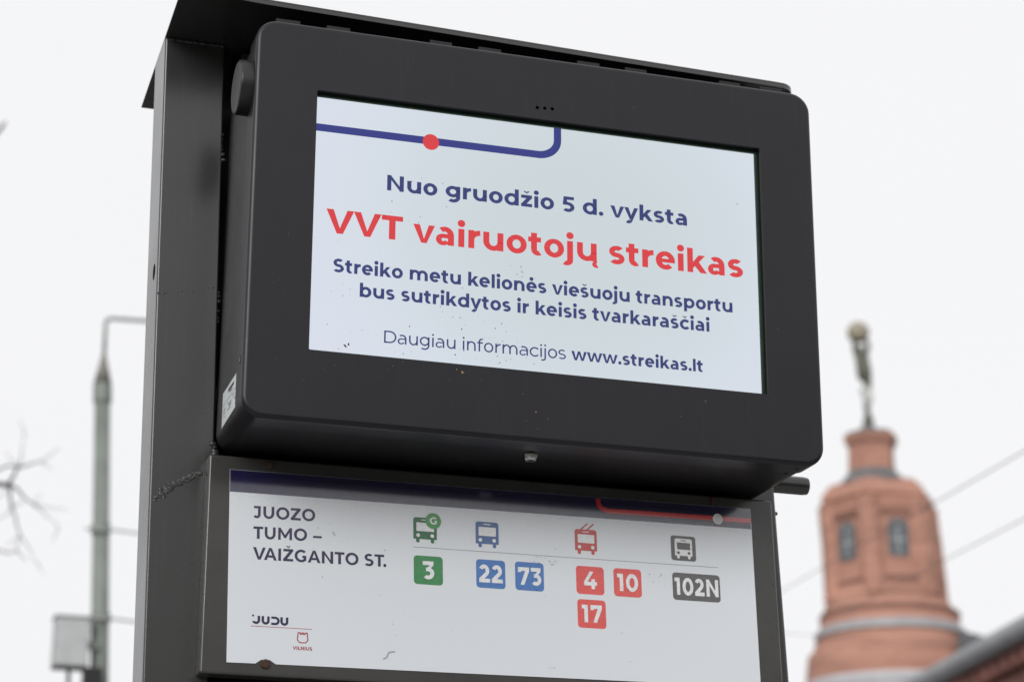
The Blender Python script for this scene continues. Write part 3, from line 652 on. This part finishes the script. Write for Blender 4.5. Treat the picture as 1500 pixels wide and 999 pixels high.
# ================================================================ background
# ---- round brick tower
TD = 110
brick = bpy.data.materials.new('tower brick'); brick.use_nodes = True; t = brick.node_tree; b = t.nodes['Principled BSDF']
tc = t.nodes.new('ShaderNodeTexCoord'); bt = t.nodes.new('ShaderNodeTexBrick'); mp = t.nodes.new('ShaderNodeMapping')
sx = t.nodes.new('ShaderNodeSeparateXYZ'); cx = t.nodes.new('ShaderNodeCombineXYZ'); ad = t.nodes.new('ShaderNodeMath'); ad.operation = 'SUBTRACT'
t.links.new(tc.outputs['Object'], sx.inputs[0]); t.links.new(sx.outputs[0], ad.inputs[0]); t.links.new(sx.outputs[1], ad.inputs[1])
t.links.new(ad.outputs[0], cx.inputs[0]); t.links.new(sx.outputs[2], cx.inputs[1]); t.links.new(cx.outputs[0], bt.inputs['Vector'])
bt.inputs['Scale'].default_value = 3; bt.inputs['Color1'].default_value = (.48, .240, .170, 1); bt.inputs['Color2'].default_value = (.37, .170, .122, 1); bt.inputs['Mortar'].default_value = (.42, .29, .24, 1); bt.inputs['Mortar Size'].default_value = .015
nn_ = t.nodes.new('ShaderNodeTexNoise'); nn_.inputs['Scale'].default_value = 1.0; nn_.inputs['Detail'].default_value = 5; mp.inputs['Scale'].default_value = (.22, .22, 1.7); t.links.new(tc.outputs['Object'], mp.inputs[0]); t.links.new(mp.outputs[0], nn_.inputs['Vector'])
mr = t.nodes.new('ShaderNodeMapRange'); mr.inputs[1].default_value = .35; mr.inputs[2].default_value = .7; mr.inputs[3].default_value = .72; mr.inputs[4].default_value = 1.12; t.links.new(nn_.outputs[0], mr.inputs[0])
ml = t.nodes.new('ShaderNodeVectorMath'); ml.operation = 'SCALE'; t.links.new(bt.outputs[0], ml.inputs[0]); t.links.new(mr.outputs[0], ml.inputs['Scale']); t.links.new(ml.outputs[0], b.inputs['Base Color']); b.inputs['Roughness'].default_value = .9
M['zinc'] = mat('zinc sheet', (.33, .335, .35), .55, noise_amt=.15, nscale=1.5)
M['slate'] = mat('slate', (.12, .125, .13), .6, noise_amt=.2, nscale=2)
M['white_stone'] = mat('pale ledge', (.46, .46, .48), .7, noise_amt=.1, nscale=1)
M['bronze'] = mat('statue bronze', (.09, .09, .065), .6, noise_amt=.25, nscale=6)
M['globe'] = mat('globe gilding', (.30, .27, .20), .55, noise_amt=.15, nscale=3)
M['palegilt'] = mat('pale metal', (.5, .5, .48), .5, noise_amt=.1, nscale=3)
M['winglass'] = mat('window glass', (.09, .11, .13), .12, noise_amt=.2, nscale=1)
def tp(px, py): return up(px, py, TD)
sc_t = scale_at(tp(1290, 800))
base = tp(1305, 985); base0 = Vector((base.x, base.y, 0))
tower = empty('brick_tower', base0, 'round red brick tower with arched windows and grey ledges topped by a statue', 'tower')
def ring_lathe(name, prof, matl, seg=48, parent=tower, a0=0, k=1):
    """prof: (centre px x, px y, half width px)"""
    mb_ = MB(); rings_ = []
    for px, py, hw in prof:
        c_ = tp(px, py); hw *= k; rings_.append([(c_.x+hw*sc_t*math.cos(a0+2*math.pi*q/seg), c_.y+hw*sc_t*math.sin(a0+2*math.pi*q/seg), c_.z) for q in range(seg)])
    loft(mb_, rings_, True, True); o_ = mb_.build(name, matl, parent); autosmooth(o_, 35); return o_
view = math.atan2(-(base.y-CAM.y), -(base.x-CAM.x))
ring_lathe('shaft', [(1307, 1130, 126), (1307, 1005, 124), (1307, 962, 121), (1306, 955, 113), (1305, 942, 108), (1304, 936, 103), (1303, 908, 99), (1301, 896, 94), (1299, 884, 86)], brick)
HEX = dict(seg=6, a0=view+R(49), k=1/.94)
ring_lathe('drum', [(1300, 900, 90), (1299, 884, 86), (1299, 878, 85), (1298.5, 877, 81), (1292, 800, 79), (1288, 764, 78.5), (1287.5, 763, 81), (1286.5, 752, 81), (1286.5, 751, 78), (1286, 741, 78), (1286, 740, 81), (1285, 731, 81), (1285, 729, 77), (1284.5, 722, 74), (1284, 714, 66)], brick, **HEX)
ring_lathe('ledge', [(1305, 938, 106), (1304.5, 936, 109), (1304, 928, 108), (1304, 922, 100)], M['zinc'])
ring_lathe('lower_ledge', [(1307, 1030, 124), (1307, 1014, 129), (1307, 1007, 129), (1307, 1000, 121)], M['white_stone'])
ring_lathe('string_course', [(1299, 885, 88), (1299, 882, 90), (1299, 875, 88), (1298, 869, 81)], brick, **HEX)
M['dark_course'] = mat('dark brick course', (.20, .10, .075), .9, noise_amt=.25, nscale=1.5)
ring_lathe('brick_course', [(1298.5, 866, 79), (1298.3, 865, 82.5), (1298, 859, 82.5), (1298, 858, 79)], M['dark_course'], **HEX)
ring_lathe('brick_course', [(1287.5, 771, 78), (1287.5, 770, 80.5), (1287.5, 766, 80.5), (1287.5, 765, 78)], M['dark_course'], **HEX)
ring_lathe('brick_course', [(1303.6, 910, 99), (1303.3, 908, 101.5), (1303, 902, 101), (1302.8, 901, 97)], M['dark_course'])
ring_lathe('skirt_roof', [(1284, 717, 68), (1282, 712, 56), (1280, 705, 47), (1278, 697, 39), (1277.5, 692, 35.5)], M['slate'], seg=12, a0=view+R(49))
ring_lathe('lantern', [(1278, 700, 35), (1277, 688, 34), (1276, 664, 33), (1275.5, 655, 34), (1275.5, 653, 37), (1275, 646, 39), (1275, 640, 39.5), (1275, 639, 34)], brick, **HEX)
ring_lathe('lantern_cap', [(1275, 639, 36), (1274.5, 635, 33), (1273, 631, 14), (1272, 618, 5)], M['slate'], **HEX)
# six arched windows and pilasters round the drum
def onwall(px_c, py, hw, ang, out_=0):
    c_ = tp(px_c, py); a = view+ang; rr = hw*sc_t+out_
    return c_+Vector((math.cos(a), math.sin(a), 0))*rr, Vector((math.cos(a), math.sin(a), 0)), Vector((-math.sin(a), math.cos(a), 0))
for k in range(6):
    ang = R(19+60*k)
    (q, nv, tv) = onwall(1292, 806, 79*.866/.94, ang)
    zc = q.z; hwid, hh = .40, .74
    prof = [(-hwid, -hh), (hwid, -hh)]+[(hwid*math.cos(R(a)), hh*.75+hwid*math.sin(R(a))) for a in range(0, 181, 20)]
    def P3(s_, z_, d): return q+tv*s_+nv*d+Vector((0, 0, z_))
    fr = MB(); n_ = len(prof)
    fr.v = [tuple(P3(x*1.30, z*1.16, .10)) for x, z in prof]+[tuple(P3(x, z, .10)) for x, z in prof]+[tuple(P3(x, z, -.02)) for x, z in prof]+[tuple(P3(x*1.30, z*1.16, -.2)) for x, z in prof]
    fr.f = [(i, (i+1) % n_, n_+(i+1) % n_, n_+i) for i in range(n_)]+[(n_+i, n_+(i+1) % n_, 2*n_+(i+1) % n_, 2*n_+i) for i in range(n_)]+[(i, 3*n_+i, 3*n_+(i+1) % n_, (i+1) % n_) for i in range(n_)]
    f_ = fr.build('window', M['slate'], tower)
    gp = MB(); gp.v = [tuple(P3(x, z, .03)) for x, z in prof]; gp.f = [tuple(range(n_))]; gp.build('pane', M['winglass'], f_)
    ml_ = MB(); 
    for s0, s1, z0_, z1_ in ((-.03, .03, -hh, hh*.75+hwid), (-hwid, hwid, -.03, .03)): ml_.hexa([tuple(P3(s0, z0_, .035)), tuple(P3(s1, z0_, .035)), tuple(P3(s1, z1_, .035)), tuple(P3(s0, z1_, .035))], [tuple(P3(s0, z0_, .06)), tuple(P3(s1, z0_, .06)), tuple(P3(s1, z1_, .06)), tuple(P3(s0, z1_, .06))])
    ml_.build('glazing_bar', M['palegilt'], f_)
    ang2 = ang+R(30); pl = MB()
    rings_ = []
    for px, py, hw in ((1299, 880, 85.5), (1292, 800, 83.5), (1287, 760, 83), (1286, 744, 83)):
        q2, n2, t2 = onwall(px, py, hw, ang2); rings_.append([q2+t2*.36+n2*.18, q2-t2*.36+n2*.18, q2-t2*.60-n2*.3, q2+t2*.60-n2*.3])
    loft(pl, rings_, True, True); pl.build('pilaster', brick, tower)
# ---- statue holding a globe on the tower
st_base = tp(1272, 617)
statue = empty('rooftop_statue', st_base, 'slender dark bronze standing figure lifting a globe overhead on top of the brick tower', 'statue')
def S(px, py, dy=0): return up(px, py, TD)+Vector((0, dy, 0))-st_base
jn = {'pel': (S(1267, 553), .30), 'sp': (S(1265, 538), .27), 'ch': (S(1262, 524), .36), 'ne': (S(1259.5, 513), .14), 'hd': (S(1258, 506), .22),
      'lh': (S(1268.5, 556, -.1), .24), 'lk': (S(1270, 578, -.2), .11), 'la': (S(1271.5, 602, 0), .06), 'lt': (S(1270, 606, -.3), .05),
      'rh': (S(1265.5, 557, .12), .23), 'rk': (S(1268, 579, .1), .11), 'ra': (S(1271, 601, .25), .06), 'rt': (S(1270, 605, -.0), .05),
      'ls': (S(1267, 518, .05), .17), 'le': (S(1271, 506, -.1), .12), 'lw': (S(1266, 498, -.1), .09), 'rs': (S(1255.5, 518, .0), .17), 're': (S(1249.5, 510, -.15), .12), 'rw': (S(1250, 499, -.1), .09)}
ed = [('pel', 'sp'), ('sp', 'ch'), ('ch', 'ne'), ('ne', 'hd'), ('pel', 'lh'), ('lh', 'lk'), ('lk', 'la'), ('la', 'lt'), ('pel', 'rh'), ('rh', 'rk'), ('rk', 'ra'), ('ra', 'rt'), ('ch', 'ls'), ('ls', 'le'), ('le', 'lw'), ('ch', 'rs'), ('rs', 're'), ('re', 'rw')]
nm = list(jn); me = bpy.data.meshes.new('body'); me.from_pydata([tuple(jn[k][0]) for k in nm], [(nm.index(a), nm.index(b_)) for a, b_ in ed], [])
bd = bpy.data.objects.new('body', me); COL.objects.link(bd); bd.parent = statue; me.materials.append(M['bronze'])
sk = bd.modifiers.new('skin', 'SKIN'); sk.use_smooth_shade = True
for i, k in enumerate(nm): me.skin_vertices[0].data[i].radius = (jn[k][1]*1.25, jn[k][1]*1.25); me.skin_vertices[0].data[i].use_root = (k == 'pel')
sb = bd.modifiers.new('sub', 'SUBSURF'); sb.levels = 2; sb.render_levels = 2
def uvs(name, c_, r_, matl, parent):
    m_ = MB(); rings_ = []
    for j in range(17):
        a = R(-89.5+179*j/16); rings_.append([(c_.x+r_*math.cos(a)*math.cos(2*math.pi*k/28), c_.y+r_*math.cos(a)*math.sin(2*math.pi*k/28), c_.z+r_*math.sin(a)) for k in range(28)])
    loft(m_, rings_, True, True); return m_.build(name, matl, parent, smooth=True)
uvs('globe', tp(1257, 487), 17*sc_t, M['globe'], statue)
pd = MB(); pd.tube([tp(1272, 620), tp(1272, 614), tp(1271.7, 609), tp(1271.5, 604)], [.30, .28, .16, .20], 14); pd.build('pedestal', M['bronze'], statue, smooth=True)
dr = MB(); dr.tube([tp(1267.5, 566)+Vector((0, -.12, 0)), tp(1269, 577)+Vector((0, -.15, 0)), tp(1270.5, 590)+Vector((0, -.1, 0)), tp(1271.3, 600)], [.16, .27, .23, .08], 12); dr.build('drapery', M['palegilt'], statue, smooth=True)

# ---- neighbouring brick building with a gutter
def onz(px, py, z):
    d = at(px, py, 1)-CAM; return CAM+d*((z-CAM.z)/d.z)
gz = at(1360, 1008, 52).z; A = onz(1360, 1008, gz); B = onz(1500, 934, gz)
dirx = (B-A).normalized(); A2 = A-dirx*1.2; B2 = B+dirx*14
per = Vector((dirx.y, -dirx.x, 0))
if (CAM-A).dot(per) < 0: per = -per
house = empty('brick_house', Vector((A2.x, A2.y, 0)), 'low red brown brick building with a grey metal gutter in the bottom right corner', 'building')
L_ = (B2-A2).length
def hp(s_, o_, z_): v_ = A2+dirx*s_+per*o_; return (v_.x, v_.y, z_)
def hbox(mb_, s0, s1, o0, o1, z0, z1): mb_.hexa([hp(s0, o0, z0), hp(s1, o0, z0), hp(s1, o1, z0), hp(s0, o1, z0)], [hp(s0, o0, z1), hp(s1, o0, z1), hp(s1, o1, z1), hp(s0, o1, z1)])
darkbrick = mat('house brick', (.24, .105, .085), .9, noise_amt=.25, nscale=1.5)
m_ = MB(); hbox(m_, 0, L_, -8, 0, 0, gz-.25); m_.build('wall', darkbrick, house)
m_ = MB(); hbox(m_, -.15, L_, .0, .26, gz-.32, gz-.05); m_.build('cornice', darkbrick, house)
m_ = MB(); hbox(m_, -.15, L_, .0, .16, gz-.55, gz-.322); m_.build('frieze', darkbrick, house)
for k in range(int(L_/.62)):
    m_ = MB(); hbox(m_, .1+k*.62, .38+k*.62, .161, .30, gz-.60, gz-.325); m_.build('corbel', darkbrick, house)
for k in range(8):
    s0 = .8+k*1.75; m_ = MB(); hbox(m_, s0, s0+.85, .0, .04, gz-2.6, gz-1.05); f_ = m_.build('window', M['slate'], house)
    m_ = MB(); hbox(m_, s0+.08, s0+.77, .041, .05, gz-2.5, gz-1.15); m_.build('pane', M['winglass'], f_)
m_ = MB(); m_.tube([hp(-.3, .36, gz-.01), hp(L_, .36, gz-.01)], .25, 16); m_.build('gutter', M['zinc'], house, smooth=True)
m_ = MB(); m_.add([hp(-.3, .30, gz+.02), hp(L_, .30, gz+.02), hp(L_, -4, gz+1.3), hp(-.3, -4, gz+1.3), hp(-.3, .30, gz-.1), hp(L_, .30, gz-.1), hp(L_, -4, gz+1.1), hp(-.3, -4, gz+1.1)], [(0, 1, 2, 3), (7, 6, 5, 4), (0, 3, 7, 4), (1, 5, 6, 2), (0, 4, 5, 1), (3, 2, 6, 7)])
m_.build('roof', M['slate'], house)
# small slate roof at the foot of the tower
c0_ = at(1420, 925, 104); sr = empty('slate_roof_building', Vector((c0_.x, c0_.y, 0)), 'dark slate roof sloping away at the right foot of the brick tower', 'building')
m_ = MB(); m_.hexa([at(1395, 1040, 107), at(1600, 1040, 107), at(1600, 1040, 113), at(1395, 1040, 113)], [at(1405, 922, 107), at(1500, 946, 107), at(1500, 946, 113), at(1405, 922, 113)]); m_.build('roof', M['slate'], sr)
m_ = MB(); q0, q1 = at(1395, 1042, 107), at(1600, 1042, 113); m_.box(q0.x, q1.x, q0.y, q1.y+2, 0, q0.z-.5); m_.build('wall', darkbrick, sr)

# ---- green-grey tram pole and its cabinet
PD = 17; sp_ = 1.03*PD/FPX
M['polepaint'] = mat('pole paint', (.195, .220, .195), .5, noise_amt=.15, nscale=5, streak=.3)
M['conepaint'] = mat('cone paint', (.21, .205, .18), .6, noise_amt=.25, nscale=20)
pb = up(146, 999, PD)
pole = empty('overhead_line_pole', Vector((pb.x, pb.y, 0)), 'green grey steel pole with a cone cap and a thin bent arm on top', 'pole')
m_ = MB(); m_.tube([Vector((pb.x, pb.y, 0)), up(145.5, 999, PD), up(150, 590, PD)], [.085, 13.2*sp_, 11.8*sp_], 24); m_.build('shaft', M['polepaint'], pole, smooth=True)
m_ = MB(); m_.tube([up(150, 592, PD), up(150, 588, PD), up(150.2, 566, PD), up(150.2, 562, PD)], [12*sp_, 14*sp_, 14*sp_, 12.5*sp_], 24); m_.build('collar', M['polepaint'], pole)
m_ = MB(); m_.tube([up(150.2, 563, PD), up(152.5, 516, PD)], [13.5*sp_, 3*sp_], 24); m_.build('cone_cap', M['conepaint'], pole, smooth=True)
m_ = MB(); m_.tube([up(152.5, 522, PD), up(154.5, 478, PD), up(156, 469, PD), up(163, 466.5, PD), up(215, 470, PD), up(330, 478, PD)], 3.1*sp_, 10); m_.build('arm', M['polepaint'], pole, smooth=True)
for y0, xa in ((775, 124), (905, 138)):
    m_ = MB(); m_.tube([up(147.5, y0+6, PD), up(147.5, y0-6, PD)], 14.5*sp_, 24); m_.build('clamp_band', M['polepaint'], pole)
    m_ = MB(); m_.tube([up(xa, y0-1, PD-.12), up(165, y0+1, PD-.12), up(212, y0+7, PD), up(330, y0+20, PD)], 1.7*sp_, 8); m_.build('stay_rod', M['zinc'], pole)
m_ = MB(); c_ = up(136, 990, PD-.1); m_.box(c_.x-.075, c_.x+.06, c_.y-.1, c_.y+.1, c_.z-.3, c_.z+.055); m_.build('bracket', M['dark'], pole, bev=.01)
cb0 = up(103, 943, PD-.15); cab = empty('control_cabinet', cb0+Vector((0, 0, -.19)), 'pale grey metal box fixed to the left side of the green grey pole', 'box')
m_ = MB(); hw_, hh_ = 24*sp_, 35*sp_
m_.box(cb0.x-hw_, cb0.x+hw_, cb0.y-.11, cb0.y+.11, cb0.z-hh_, cb0.z+hh_); m_.build('case', mat('cabinet paint', (.40, .405, .41), .5, noise_amt=.1, nscale=8, streak=.4), cab, bev=.008)
m_ = MB(); m_.box(cb0.x-hw_+.012, cb0.x+hw_-.012, cb0.y-.118, cb0.y-.1105, cb0.z-hh_+.015, cb0.z+hh_-.015); m_.build('door', mat('cabinet door paint', (.44, .45, .455), .45, noise_amt=.1, nscale=8), cab, bev=.003)
m_ = MB(); m_.box(cb0.x-hw_-.012, cb0.x+hw_+.012, cb0.y-.13, cb0.y+.12, cb0.z+hh_+.001, cb0.z+hh_+.014); m_.build('rain_cap', bpy.data.materials['cabinet paint'], cab, bev=.003)
m_ = MB(); m_.tube([cb0+Vector((.0, 0, -hh_)), cb0+Vector((.01, 0, -hh_-.25)), cb0+Vector((.12, .1, -hh_-.6))], .016, 10); m_.build('conduit', M['dark'], cab)
m_ = MB(); m_.box(cb0.x+hw_, cb0.x+hw_+.09, cb0.y-.02, cb0.y+.03, cb0.z-.03, cb0.z+.03); m_.build('mounting_arm', M['polepaint'], cab)

# ---- overhead wires
def wire(pa, da, pb_, db, r_, label, ext=(0.6, 1.0)):
    a = at(*pa, da); b_ = at(*pb_, db); d = b_-a; a = a-d*ext[0]; b_ = b_+d*ext[1]
    pts = [a.lerp(b_, i/24) for i in range(25)]
    m_ = MB(); m_.tube(pts, r_, 8); o_ = m_.build('overhead_wire', mat('wire', (.06, .06, .065), .5)); o_['label'] = label; o_['category'] = 'wire'
    o_['group'] = 'overhead wires crossing the sky on the right'
wire((1140, 868), 24, (1500, 661), 14, .0042, 'thin overhead wire crossing the upper windows of the brick tower, the higher of two')
wire((1376, 824), 19, (1500, 760), 15, .0042, 'thin overhead wire rising to the right below the other one beside the tower', (2.0, 1.5))
wire((1150, 927), 24, (1240, 934), 24, .0032, 'faint level wire meeting the lower ledge of the brick tower from the left', (1.5, .6))

# ---- bare tree at the left edge
TRD = 20
tb_ = at(-420, 990, TRD+1.6); tree = empty('bare_tree', Vector((tb_.x, tb_.y, 0)), 'leafless tree whose thin bare twigs reach in from the left edge', 'tree')
bark = mat('bark', (.018, .017, .015), .9, noise_amt=.3, nscale=20)
random.seed(21)
top_ = at(-430, 500, TRD+.9); m_ = MB(); fork = at(-425, 800, TRD+.95)
m_.tube([Vector((tb_.x, tb_.y, 0)), Vector((tb_.x, tb_.y, 1.0)), fork, top_], [.24, .2, .16, .08], 14); m_.build('trunk', bark, tree, smooth=True)
cr = MB()
def crooked(a, b_, r0, r1, n_=6, amp=.03):
    pts = []
    for i in range(n_+1):
        q = a.lerp(b_, i/n_)
        if 0 < i < n_: q += Vector([random.uniform(-amp, amp) for _ in range(3)])*(b_-a).length
        pts.append(q)
    cr.tube(pts, [(r0+(r1-r0)*i/n_)*1.6 for i in range(n_+1)], 6); return pts
T = lambda x, y, d=TRD: at(x, y, d)
crooked(fork, T(-170, 720, TRD+.4), .055, .035); crooked(T(-170, 720, TRD+.4), T(13, 710), .035, .013, 6, .02)
crooked(T(13, 710), T(27, 684), .010, .006, 4, .05); crooked(T(27, 684), T(62, 676), .006, .0035, 5, .05); crooked(T(62, 676), T(88, 656), .0035, .0015, 5, .05)
crooked(T(27, 684), T(36, 640), .004, .0012, 5, .05); crooked(T(-60, 690), T(27, 684), .008, .005, 5, .06)
crooked(T(13, 710), T(48, 738), .008, .004, 5, .05); crooked(T(48, 738), T(84, 768), .004, .0015, 5, .05); crooked(T(48, 738), T(100, 748), .003, .0012, 5, .06)
for x0_, y0_, x1_, y1_ in ((36, 640, 30, 612), (62, 676, 78, 690), (84, 768, 78, 796), (52, 822, 66, 840), (17, 742, -20, 775), (30, 784, 8, 800), (48, 738, 62, 722), (13, 710, -14, 742), (27, 684, 6, 660)):
    crooked(T(x0_, y0_), T(x1_, y1_), .003, .001, 4, .1)
crooked(T(13, 710), T(17, 742), .008, .006, 4, .05); crooked(T(17, 742), T(30, 784), .006, .0035, 5, .05); crooked(T(30, 784), T(52, 822), .0035, .0012, 5, .05)
crooked(T(17, 742), T(34, 735), .004, .002, 3, .1); crooked(T(-40, 812), T(24, 806), .006, .004, 5, .06); crooked(T(24, 806), T(40, 822), .004, .0015, 4, .05); crooked(T(24, 806), T(30, 784), .003, .002, 4, .05)
crooked(T(-300, 500, TRD+.6), T(-80, 260, TRD+.1), .03, .014); crooked(T(-80, 260, TRD+.1), T(2, 188), .012, .009); crooked(T(2, 188), T(9, 178), .010, .004, 3, .05)
crooked(top_, T(-300, 500, TRD+.6), .05, .03)
def grow(p0, d, l_, r_, lv):
    p1 = p0+d*l_; v1 = p1-CAM; px = PW/2+FPX*v1.dot(CR)/v1.dot(_f)
    if px > -40: return
    crooked(p0, p1, r_, r_*.6, 5, .05)
    if lv == 0: return
    for _ in range(3):
        nd = (d+Vector([random.uniform(-.7, .7) for _ in range(3)])+Vector((0, 0, .15))).normalized(); grow(p0.lerp(p1, random.uniform(.45, 1)), nd, l_*random.uniform(.5, .75), r_*.5, lv-1)
for _ in range(9):
    grow(fork.lerp(top_, random.random()), Vector((random.uniform(-1, .4), random.uniform(-.6, .8), random.uniform(.2, 1))).normalized(), random.uniform(.9, 1.5), .035, 3)
cr.build('crown', bark, tree)
